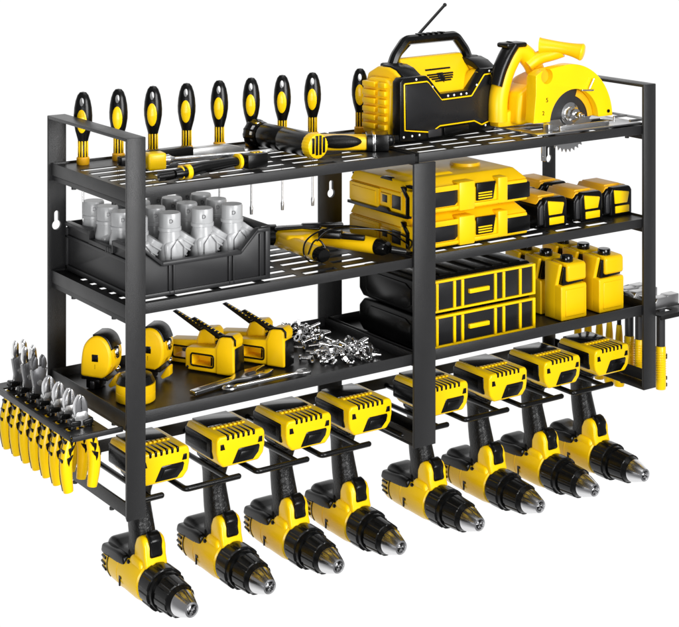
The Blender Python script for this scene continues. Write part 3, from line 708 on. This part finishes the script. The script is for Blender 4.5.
# ------------------------------------------------------------------ batteries on the shelf
def make_pack(label):
    t = thing('battery_pack', label, 'battery', (.70, .045, ZM), 0, 'black and yellow battery packs on the middle shelf')
    W = .026; DP = .062
    g = MB(); g.prism([(-W, .001), (-W, .032), (-W+.006, .040), (W-.006, .040), (W, .032), (W, .001)], 'y', 0.002, DP, None, .003, 3)
    g.prism([(-W+.007, .0), (-W+.007, .036), (-W+.011, .042), (W-.005, .042), (W-.001, .036), (W-.001, .0)], 'y', -.004, .03, None, .003, 3)
    g.box(W-.001, W+.003, .004, .045, .001, .028, None, .001)
    g.box(-W-.002, W+.002, .004, DP, .0008, .004, None, .001)
    g.build('case', BLK, t)
    g = MB(); g.prism([(-W-.0005, .033), (-W+.006, .0425), (W-.006, .0425), (W-.0, .036), (W-.006, .0375), (-W+.007, .0375)], 'y', .006, DP+.001, None, .0012)
    g.prism([(-W+.006, .040), (-W+.008, .045), (W-.014, .045), (W-.012, .040)], 'y', .010, DP-.004, None, .0012); g.build('top_cover', AMB, t)
    g = MB(); g.hexa([(-.011, -.0054, .018), (.014, -.0054, .018), (.018, -.0054, .033), (-.013, -.0054, .038)], [(-.011, -.002, .018), (.014, -.002, .018), (.017, .012, .0440), (-.013, .014, .0450)], None, .0012); g.build('front_button', YEL2, t)
    g = MB(); g.prism([(-.010, .004), (.018, .004), (.018, .0145), (-.010, .0145)], 'y', -.0052, -.002, None, .001); g.build('front_label', YEL2, t)
    g = MB(); g.prism([(-W+.001, .004), (-W+.001, .030), (-W+.004, .034), (-W+.010, .034), (-W+.012, .028), (-W+.012, .004)], 'y', -.0015, .006, None, .0025, 3); g.build('side_clip', GRY, t)
    return t
pk = [(.700, .046, 'front battery pack beside the yellow cases'), (.770, .046, 'front battery pack in the middle of its row of three'), (.833, .050, 'front battery pack nearest the right post'), (.708, .118, 'rear battery pack half hidden beside the yellow cases'), (.778, .130, 'rear battery pack furthest back, right one of the rear two')]
p0 = None
for x, y, l in pk:
    if p0 is None: p0 = make_pack('black and yellow '+l); p0.location = (x, y, ZM)
    else: dup(p0, loc=(x, y, ZM), label='black and yellow '+l)

# ------------------------------------------------------------------ black cases on the tray
ZB = S3-.0118
def make_bcase(label, z):
    t = thing('tool_case', label, 'tool case', (.452, .034, z), 0, 'black cases with yellow bars stacked on the lower shelf')
    W, DP, Hh = .202, .140, .0475
    g = MB(); oc = [(0, .004), (.0, Hh-.010), (.010, Hh-.001), (DP-.012, Hh-.001), (DP, Hh-.012), (DP, .010), (DP-.010, .001), (.006, .001)]
    g.prism(oc, 'x', 0, W, None, .003, 3)
    g.prism([(.018, .012), (.018, Hh-.014), (.030, Hh-.008), (DP-.03, Hh-.008), (DP-.02, Hh-.016), (DP-.02, .012), (DP-.03, .006), (.028, .006)], 'x', -.002, .002, None, .0008)
    for k in range(6): g.hexa([(.012+.031*k, .012, Hh-.002), (.034+.031*k, .012, Hh-.002), (.034+.031*k, DP-.02, Hh-.002), (.012+.031*k, DP-.02, Hh-.002)], [(.014+.031*k, .014, Hh+.001), (.032+.031*k, .014, Hh+.001), (.032+.031*k, DP-.022, Hh+.001), (.014+.031*k, DP-.022, Hh+.001)], None, .0005)
    g.build('shell', BLK, t)
    g = MB(); g.box(.004, W-.004, -.0012, .002, .005, Hh-.004, None, .0008); g.build('front_panel', PANEL, t)
    g = MB()
    g.box(.0, W, -.0026, .004, Hh-.0065, Hh-.003, None, .0008); g.box(.0, W, -.0026, .004, .0015, .0045, None, .0008); g.box(W-.0035, W+.001, -.0028, .004, .0015, Hh-.003, None, .0008)
    g.build('trim_frame', YEL2, t)
    for x in (.026, .056, .070, .128, .143, .173):
        g = MB(); g.box(x, x+.0042, -.0032, .002, .0046, Hh-.0066, None, .0006); g.build('trim_bar', YEL2, t)
    g = MB(); g.box(.082, .117, -.0060, -.001, .0205, .0265, None, .001); g.build('latch', YEL2, t)
    return t
b0 = make_bcase('black tool case with yellow bars, lower one of the stack on the lower shelf', ZB)
dup(b0, loc=(.452, .034, ZB+.0478), label='black tool case with yellow bars, upper one of the stack on the lower shelf')

# ------------------------------------------------------------------ jerrycans
def make_can(label):
    t = thing('jerrycan', label, 'jerrycan', (.73, .04, ZB), 0, 'small yellow jerrycans on the lower shelf')
    g = MB(); W = .0245
    g.prism([(0, .001), (.0, .046), (.001, .050), (.016, .051), (.018, .054), (.018, .0622), (.026, .070), (.036, .075), (.036, .001)], 'x', -W, W, None, .004, 4)
    g.prism([(.018, .050), (.018, .080), (.036, .082), (.036, .050)], 'x', -W, -W+.010, None, .0036, 3)
    g.prism([(.001, .0545), (.0, .058), (.0, .078), (.004, .0805), (.036, .082), (.036, .0545)], 'x', -W+.0125, W, None, .0040, 4)
    g.prism([(.012, .001), (.012, .048), (.003, .0815)[:2], (.036, .083), (.036, .001)], 'x', -W-.0002, -W+.0065, None, .003, 3)
    bd = g.build('body', YEL, t)
    g = MB(); g.box(-W+.007, W-.005, -.0018, .003, .006, .045, None, .0018, 3); g.build('raised_panel', YEL, bd)
    g = MB(); g.prism([(-W+.0062, .0495), (-W+.0075, .076), (-W+.0145, .076), (-W+.0145, .0545), (W-.003, .0548), (W-.003, .0518), (-W+.010, .0495)], 'y', .0045, .016, None, .0004); g.build('handle_gap', BLKG, bd)
    g = MB(); g.lathe([(.0085, .080), (.0090, .081), (.0090, .088), (.0080, .0895), (.001, .0895)], None, 'z', (.0, .016, 0), 40, fn=lambda a, r, h: 1+(.04 if (a*20/2/pi) % 1 < .5 else 0)); g.build('screw_cap', BLKG, t)
    return t
k0 = None; n = 0
for yy, nm in ((.036, 'front row'), (.080, 'middle row'), (.124, 'back row')):
    for xx, sd in ((.7325, 'left one beside the black cases'), (.8065, 'right one beside the right post')):
        l = f'yellow jerrycan with black cap, {nm}, {sd}'
        if k0 is None: k0 = make_can(l); k0.location = (xx, yy, ZB)
        else: dup(k0, loc=(xx, yy, ZB), label=l)

# ------------------------------------------------------------------ tape measures
def make_tape(label):
    t = thing('tape_measure', label, 'tape measure', (.045, .145, ZB), R(-50), 'yellow tape measures on the lower shelf')
    # face towards local -Y, tape mouth below, rubber back on the right
    g = MB(); pf = [(q.x, q.z) for q in cat([(-.0225, 0, .017), (-.0220, 0, .036), (-.0190, 0, .053), (-.012, 0, .063), (-.003, 0, .0675), (.007, 0, .0655), (.014, 0, .058), (.018, 0, .046), (.0175, 0, .032), (.013, 0, .021), (.006, 0, .0155)], 4)]
    g.prism(pf, 'y', -.0185, .0185, None, .0080, 5, ang=50); b = g.build('case', YEL, t)
    g = MB(); bk = [(q.x, q.z) for q in cat([(-.008, 0, .0685), (.004, 0, .0690), (.0135, 0, .063), (.0190, 0, .051)], 4)]+[(.0165, .050)]+[(q.x, q.z) for q in cat([(.0120, 0, .0580), (.0045, 0, .0645), (-.007, 0, .0655)], 4)]
    g.prism(bk, 'y', -.0150, .0150, None, .001, 2); g.build('rubber_bumper', BLK, t)
    g = MB(); g.prism([(-.0225, .0125), (-.0225, .0185), (.008, .0185), (.014, .0125)], 'y', -.0165, .0165, None, .0015); g.build('base_band', BLK, t)
    g = MB(); g.box(-.0185, .0, -.011, .011, .0, .013, BLK, .002); g.box(-.012, -.006, -.0135, .0135, .0, .010, DST, .001); g.build('tape_mouth', BLK, t)
    g = MB(); g.box(-.007, .0015, -.0187, -.0165, .036, .045, None, .0003); g.build('badge', BLKG, b)
    g = MB(); g.box(-.0065, .001, -.0182, -.0168, .026, .034, AMB, .0003); g.box(-.0031, -.0026, -.0185, -.0180, .027, .033, BLK, 0); g.build('caption_plate', AMB, b)
    g = MB(); g.ell((.0205, -.003, .046), .0035, .006, .008); g.ell((.0215, -.003, .026), .003, .004, .003); g.build('belt_clip', SIL, t)
    g = MB(); g.prism([(.009, .004), (.019, .018), (.0215, .018), (.0215, .006), (.012, .001)], 'y', -.006, .006, None, .001); g.build('stand_foot', YEL, t)
    return t
t0 = make_tape('yellow tape measure standing at the left end of the lower shelf, left of the post'); t0.location = (.042, .146, ZB+.0003)
dup(t0, loc=(.112, .140, ZB+.0003), rz=R(-50), label='yellow tape measure partly hidden by the left post, in front of the staplers')
t = thing('chalk_line_reel', 'small round yellow reel with black lid, mostly hidden behind the left post', 'reel', (.052, .078, ZB+.0003))
g = MB(); g.lathe([(.003, 0), (.0225, 0), (.024, .0015), (.024, .011), (.0236, .0115), (.024, .012), (.024, .022), (.003, .022)], None, n=48); g.build('drum', YEL, t)
g = MB(); g.lathe([(.022, .0215), (.0235, .023), (.020, .031), (.012, .034), (.001, .034)], None, n=40); g.build('lid', BLK, t)

# ------------------------------------------------------------------ staple guns
def make_stapler(label):
    t = thing('staple_gun', label, 'staple gun', (.166, .155, ZB), R(-60), 'yellow staple guns on the lower shelf')
    g = MB()
    o = [(0, .004), (0, .026), (.002, .030), (.044, .034), (.049, .046), (.054, .050), (.069, .050), (.073, .047), (.074, .040), (.072, .036), (.072, .0015), (.006, .0015)]
    g.prism(o, 'y', -.011, .011, None, .0022, 3)
    g.prism([(.046, .0012), (.046, .034), (.052, .049), (.068, .0515), (.0735, .046), (.0722, .038), (.0725, .0012)], 'y', -.0125, .0125, None, .0025, 3)
    b = g.build('body', YEL, t)
    c = MB(); c.prism(rrect(.0105, .0405, .0095, .022, .002), 'y', -.05, .05, None, 0); boolean(b, c.build('cut', YEL))
    g = MB()
    pr = rrect(.009, .042, .008, .0235, .003); m = len(pr)
    for ysg in (-1, 1):
        P3 = [(x, ysg*.0108, z) for x, z in pr]; g.tube(P3, .0014, None, 6, closed=True)
    g.box(.036, .0408, -.008, .008, .0085, .023, None, .0008)
    g.build('window_rim', BLK, b)
    g = MB(); g.prism([(.066, .0008), (.066, .034), (.0735, .036), (.0742, .0008)], 'y', -.0095, .0132, None, .0012); g.build('nose_plate', BLK, t)
    g = MB(); g.prism([(.050, .0495), (.056, .0525), (.070, .0530), (.0755, .048), (.0755, .040), (.0738, .040), (.0728, .0475), (.069, .0505), (.057, .0500), (.052, .0475)], 'y', -.0132, -.0112, None, .0005); g.build('top_band', BLK, t)
    g = MB(); g.hexa([(.052, -.0042, .0475), (.052, .0042, .0475), (.0505, .0042, .0405), (.0505, -.0042, .0405)], [(.007, -.0030, .0665), (.007, .0030, .0665), (.003, .0024, .0645), (.003, -.0024, .0645)], None, .0008); le = g.build('squeeze_lever', BLK, t)
    g = MB()
    for k in range(7):
        q = k/7; x = .044-.036*q; z = .0515+.0148*q; g.box(x-.0010, x+.0004, -.0024, .0024, z-.002, z+.0001, None, .0003)
    g.build('lever_ridges', YEL, le)
    g = MB(); g.ell((.004, -.0002, .0055), .005, .0118, .005); g.build('foot', BLK, t)
    return t
SG = [(.168, .152, 'front left, nearest the adjustable wrench'), (.166, .197, 'rear left, behind the front left one'), (.240, .146, 'front right, beside the pile of bolts'), (.238, .191, 'rear right, behind the one beside the bolts')]
g0 = None
for x, y, l in SG:
    if g0 is None: g0 = make_stapler('yellow staple gun, '+l); g0.location = (x, y, ZB+.0003)
    else: dup(g0, loc=(x, y, ZB+.0003), label='yellow staple gun, '+l)

# ------------------------------------------------------------------ wrenches
def put(a, b): 
    dx, dy = b[0]-a[0], b[1]-a[1]; return math.atan2(dy, dx), math.hypot(dx, dy)
t = thing('adjustable_wrench', 'chrome adjustable wrench lying near the front edge of the lower shelf', 'wrench', (.115, .050, ZB+.0005), put((.115, .050), (.236, .078))[0])
g = MB(); g.prism([(0, -.0058), (.0, .0058), (.07, .0062), (.085, .0125), (.100, .0155), (.112, .0135), (.137, .0115), (.114, .003), (.106, -.003), (.108, -.009), (.098, -.0135), (.086, -.013), (.07, -.0062)], 'z', .001, .0068, None, .0014, 3)
w_ = g.build('wrench_body', SIL2, t)
g = MB(); g.prism([(.107, -.0035), (.128, -.005), (.130, -.011), (.114, -.0165), (.100, -.0150)], 'z', .0005, .0062, None, .0008); g.build('jaw', SIL2, t)
g = MB(); g.lathe([(.001, .088), (.0042, .088), (.0042, .101), (.001, .101)], None, 'x', (0, -.005, .0048), 24, fn=lambda a, r, h: 1+(.12 if (a*12/2/pi) % 1 < .5 else 0)); g.build('adjusting_screw', DST, t)
g = MB(); g.box(.012, .064, -.0030, .0030, .0062, .0071, None, .0003); g.build('recess', DST, w_)
t = thing('combination_spanner', 'slim chrome spanner with ring end lying in front of the adjustable wrench', 'spanner', (.163, .0415, ZB+.0005), put((.163, .0415), (.272, .043))[0])
g = MB()
P3 = [(.0075*cos(a), .0068*sin(a), .004) for a in [2*pi*k/24 for k in range(24)]]; g.tube(P3, .0024, None, 8, closed=True)
g.prism([(.008, -.0026), (.008, .0026), (.098, .0026), (.106, .0090), (.117, .0092), (.119, .0055), (.110, .003), (.109, -.002), (.118, -.0055), (.115, -.0090), (.104, -.0075), (.098, -.0026)], 'z', .0015, .006, None, .001)
g.build('spanner_body', BRU, t)

# ------------------------------------------------------------------ heap of bolts and nuts
def mk_bolt(L_, R_):
    g = MB(); hx = [(R_*1.9*cos(pi/3*k), R_*1.9*sin(pi/3*k)) for k in range(6)]
    g.prism(hx, 'z', -.0015, .0015, None, .0003)
    pr = [(R_, .0014)]; z = .0016
    while z < L_: pr += [(R_*1.0, z), (R_*.82, z+.0005)]; z += .001
    pr += [(R_*.8, L_), (.0003, L_+.0003)]
    g.lathe(pr, None, 'z', n=12); return g.build('bolt', SIL)
def mk_ring(ro, ri, h, hexa, name):
    g = MB(); n_ = 24; rings = []
    def O(a): return ro*(cos(pi/6)/cos(((a) % (pi/3))-pi/6)) if hexa else ro
    for r_, z in (('i', -h/2), ('o', -h/2), ('o', h/2), ('i', h/2)):
        rings.append([((O(a) if r_ == 'o' else ri)*cos(a), (O(a) if r_ == 'o' else ri)*sin(a), z) for a in [2*pi*k/n_ for k in range(n_)]])
    g.loft(rings, None, closed=True); return g.build(name, SIL, ang=25)
protos = [(mk_bolt(.0135, .0023), 'bolt'), (mk_bolt(.018, .0020), 'bolt'), (mk_ring(.0054, .0031, .0044, True, 'nut'), 'nut'), (mk_ring(.0062, .0036, .0015, False, 'washer'), 'washer'), (mk_ring(.0048, .0028, .0036, True, 'nut'), 'nut')]
used = [False]*5
LB = {'bolt': ('small shiny hex bolt in the loose heap of fasteners', 'hex bolts heaped on the lower shelf'), 'nut': ('small shiny hex nut in the loose heap of fasteners', 'hex nuts heaped on the lower shelf'), 'washer': ('small shiny flat washer in the loose heap of fasteners', 'washers heaped on the lower shelf')}
def put_fast(i, p, rot, label=None):
    o, k = protos[i]
    if used[i]: o = dup(o)
    used[i] = True
    o.location = p; o.rotation_euler = rot
    tag(o, label or LB[k][0], k, None if label else LB[k][1]); return o
heaps = [((.352, .170), (.046, .036), 86, R(50), .022), ((.365, .082), (.046, .038), 112, R(20), .016)]
for (cx_, cy_), (ra, rb), cnt, rot, hh in heaps:
    for q in range(cnt):
        rr = math.sqrt(random.random()); a = random.random()*2*pi
        ex, ey = ra*rr*cos(a), rb*rr*sin(a); x = cx_+ex*cos(rot)-ey*sin(rot); y = cy_+ex*sin(rot)+ey*cos(rot)
        x = min(x, .410-.004*random.random())
        i = random.choice((0, 0, 1, 1, 2, 2, 3, 4)); z = ZB+.0045+hh*(1-rr**1.3)*random.random()
        flat = rr > .85
        if i < 2: e = (R(90)+random.uniform(-.35, .35)*(0 if flat else 1), 0, random.random()*2*pi)
        else: e = (random.uniform(-.2, .2), random.uniform(-.2, .2), 0) if flat else (random.uniform(-1.4, 1.4), random.uniform(-1.4, 1.4), random.random()*3)
        if flat: z = ZB+(.0038 if i < 2 else .002)
        put_fast(i, (x, y, z), e)
put_fast(0, (.303, .096, ZB+.0038), (R(88), 0, .8), 'stray hex bolt lying apart, left of the heap of fasteners')
put_fast(2, (.3095, .081, ZB+.0044), (R(70), R(20), .3), 'stray hex nut lying apart, between heap and spanner')

# ------------------------------------------------------------------ pliers on the left
def make_pliers(kind, label):
    t = thing('pliers', label, 'pliers', (-.041, .0375, .100), 0, 'yellow handled pliers hanging in the left holder')
    for s in (-1, 1):
        g = MB()
        P3 = cat([(s*.0110, 0, .0065), (s*.0150, 0, -.012), (s*.0180, 0, -.030), (s*.0172, 0, -.048), (s*.0150, 0, -.064)], 6)
        g.tube(P3, .0068, None, 14, sx=1.0, sy=.95, rf=lambda q: .85+.25*sin(pi*q)); h = g.build('handle', YEL2, t)
        g = MB(); P3 = cat([(s*.0135, .0030, .002), (s*.0180, .0030, -.014), (s*.0208, .0030, -.031), (s*.0200, .0030, -.048), (s*.0172, .0030, -.062)], 6)
        g.tube(P3, .0043, None, 10)
        for k in range(3):
            z = -.001-.0105*k; xx = .0118+.0020*k
            g.prism([(s*(xx-.004), z+.002), (s*(xx+.004), z-.001), (s*(xx+.0035), z-.0065), (s*(xx+.0015), z-.011), (s*(xx+.0005), z-.0055), (s*(xx-.0015), z-.003)], 'y', -.0078, -.003, None, .0006)
            g.prism([(s*(xx+.0025), z-.003), (s*(xx+.0100), z-.002), (s*(xx+.0090), z-.007), (s*(xx+.005), z-.005)], 'y', -.0042, .0042, None, .0008)
        g.build('grip_pads', BLK, h)
        g = MB(); g.box(min(s*.003, s*.0165), max(s*.003, s*.0165), -.0062, .0062, .0095, .0165, None, .0018, 3, mtx=Matrix.Rotation(R(-8*s), 4, 'Y')); g.tube([(s*.0095, 0, .011), (s*.0105, 0, .0062)], .0050, None, 12); g.build('shoulder', BLK, t)
    g = MB()
    if kind == 0:
        for s in (-1, 1):
            p = [(s*.0005, .013), (s*.0065, .013), (s*.0078, .022), (s*.0082, .029), (s*.0072, .036), (s*.0045, .0415), (s*.0014, .0450), (s*.0005, .0445)]
            g.prism(p, 'y', -.0040, .0040, SIL2, .0006)
        g.lathe([(.0010, -.0050), (.0030, -.0048), (.0030, .0048), (.001, .0050)], BRU, 'y', (0, 0, .0195), 20)
        g.prism([(-.0078, .010), (.0078, .010), (.0088, .021), (.0062, .0265), (-.0062, .0265), (-.0088, .021)], 'y', -.0047, .0047, BRU, .0005)
        g.build('jaws', SIL, t)
    else:
        g.prism([(-.0075, .010), (.0075, .010), (.0065, .026), (.0085, .044), (.0060, .050), (-.0060, .050), (-.0085, .044), (-.0065, .026)], 'y', -.0035, .0035, DST, .001)
        for s in (-1, 1):
            g.tube([(s*.0085, 0, .010), (s*.0065, 0, .026), (s*.0098, 0, .046)], .0016, SIL, 8)
            top = .068 if kind == 1 else .063
            g.prism([(s*.0018, .048), (s*.0085, .046), (s*.0098, .052), (s*.0085, top-.005), (s*.0055, top), (s*.0022, top-.004)], 'y', -.0038, .0038, SIL if kind == 1 else DST, .001)
        g.build('jaws', SIL, t)
        g = MB(); g.lathe([(.001, -.0048), (.0035, -.0046), (.0035, .0046), (.001, .0048)], None, 'y', (0, 0, .030), 20); g.build('pivot', BRU, t)
    return t
ords = ['nearest the front', 'second from the front', 'third from the front', 'fourth from the front, shortest head of the far group']
PLs = [(0, 'silver diagonal cutting pliers in the left holder, frontmost'), (0, 'silver diagonal cutting pliers in the left holder, second from the front'), (0, 'silver diagonal cutting pliers in the left holder, third from the front'), (0, 'silver diagonal cutting pliers in the left holder, fourth from the front'),
       (2, 'dark headed end cutting pliers with open jaws in the left holder'), (1, 'tall silver jawed pliers, second from the back of the left holder'), (1, 'tall silver jawed pliers, furthest back in the left holder')]
P0 = {}
for i, (k, l) in enumerate(PLs):
    y = .0375+.029*i
    if k not in P0: P0[k] = make_pliers(k, l); o = P0[k]
    else: o = dup(P0[k], label=l)
    o.location = (-.041, y, .100)

# ------------------------------------------------------------------ hammers and nut drivers on the right
def make_hammer(label):
    t = thing('hammer', label, 'hammer', (.890, .02, .106), 0, 'hammers hanging in the right holder')
    g = MB(); g.prism([(-.020, .003), (-.020, .012), (-.014, .019), (.006, .019), (.008, .021), (.030, .021), (.030, .003)], 'y', -.008, .008, None, .0015)
    g.prism([(-.018, .010), (-.018, .016), (-.030, .024), (-.040, .0245), (-.034, .020)], 'y', -.007, -.0015, None, .0008); g.prism([(-.018, .010), (-.018, .016), (-.030, .024), (-.040, .0245), (-.034, .020)], 'y', .0015, .007, None, .0008)
    g.build('hammer_head', BRU, t)
    g = MB(); g.tube([(0, 0, .004), (0, 0, -.02), (0, 0, -.058)], .0066, None, 18); g.build('shaft', GRY, t)
    g = MB(); g.lathe([(.0066, -.0545), (.0076, -.056), (.0074, -.085), (.0080, -.112), (.0072, -.118), (.001, -.1195)], None, n=24)
    for k in range(12): g.lathe([(.0073, -.0642-.0035*k), (.0082, -.0630-.0035*k), (.0073, -.0618-.0035*k)], None, n=20)
    gr = g.build('grip', YEL2, t)
    g = MB()
    for z, h in ((-.070, .004), (-.102, .0028), (-.112, .0028)): g.box(.0045, .0088, -.0052, .0052, z-h, z+h, None, .0008)
    g.build('grip_insets', BLK, gr)
    return t
hm = make_hammer('claw hammer with yellow grip hanging outside the right post, frontmost of the three'); hm.location = (.890, .0195, .1055)
dup(hm, loc=(.890, .063, .1055), label='claw hammer with yellow grip seen just left of the right post')
dup(hm, loc=(.890, .0845, .1055), label='claw hammer with yellow grip, furthest back of the three hammers')
def make_nd(label):
    t = thing('nut_driver', label, 'nut driver', (.89, .106, .106), 0, 'yellow nut drivers hanging in the right holder')
    g = MB(); g.lathe([(.0025, .002), (.0033, 0), (.0033, -.047)], None, n=16); g.build('shaft', BLK, t)
    g = MB(); g.box(-.011, .011, -.003, .003, .001, .009, None, .001); g.tube([(0, 0, .004), (.012, 0, .013), (.020, 0, .0135)], .0018); g.build('hook_end', BRU, t)
    g = MB(); g.lathe([(.0028, -.043), (.0042, -.044), (.0058, -.062), (.0066, -.095), (.0062, -.112), (.0082, -.118), (.0085, -.132), (.0075, -.1365), (.001, -.1375)], None, n=12); g.build('handle', YEL2, t)
    return t
nd = None
for i, y in enumerate((.106, .127, .149, .174, .197)):
    l = 'slim yellow nut driver in the right holder, '+['frontmost of five, next to the hammers', 'second from the front of five', 'middle one of five', 'second from the back of five', 'furthest back of five'][i]
    if nd is None: nd = make_nd(l); nd.location = (.89, y, .106)
    else: dup(nd, loc=(.89, y, .106), label=l)
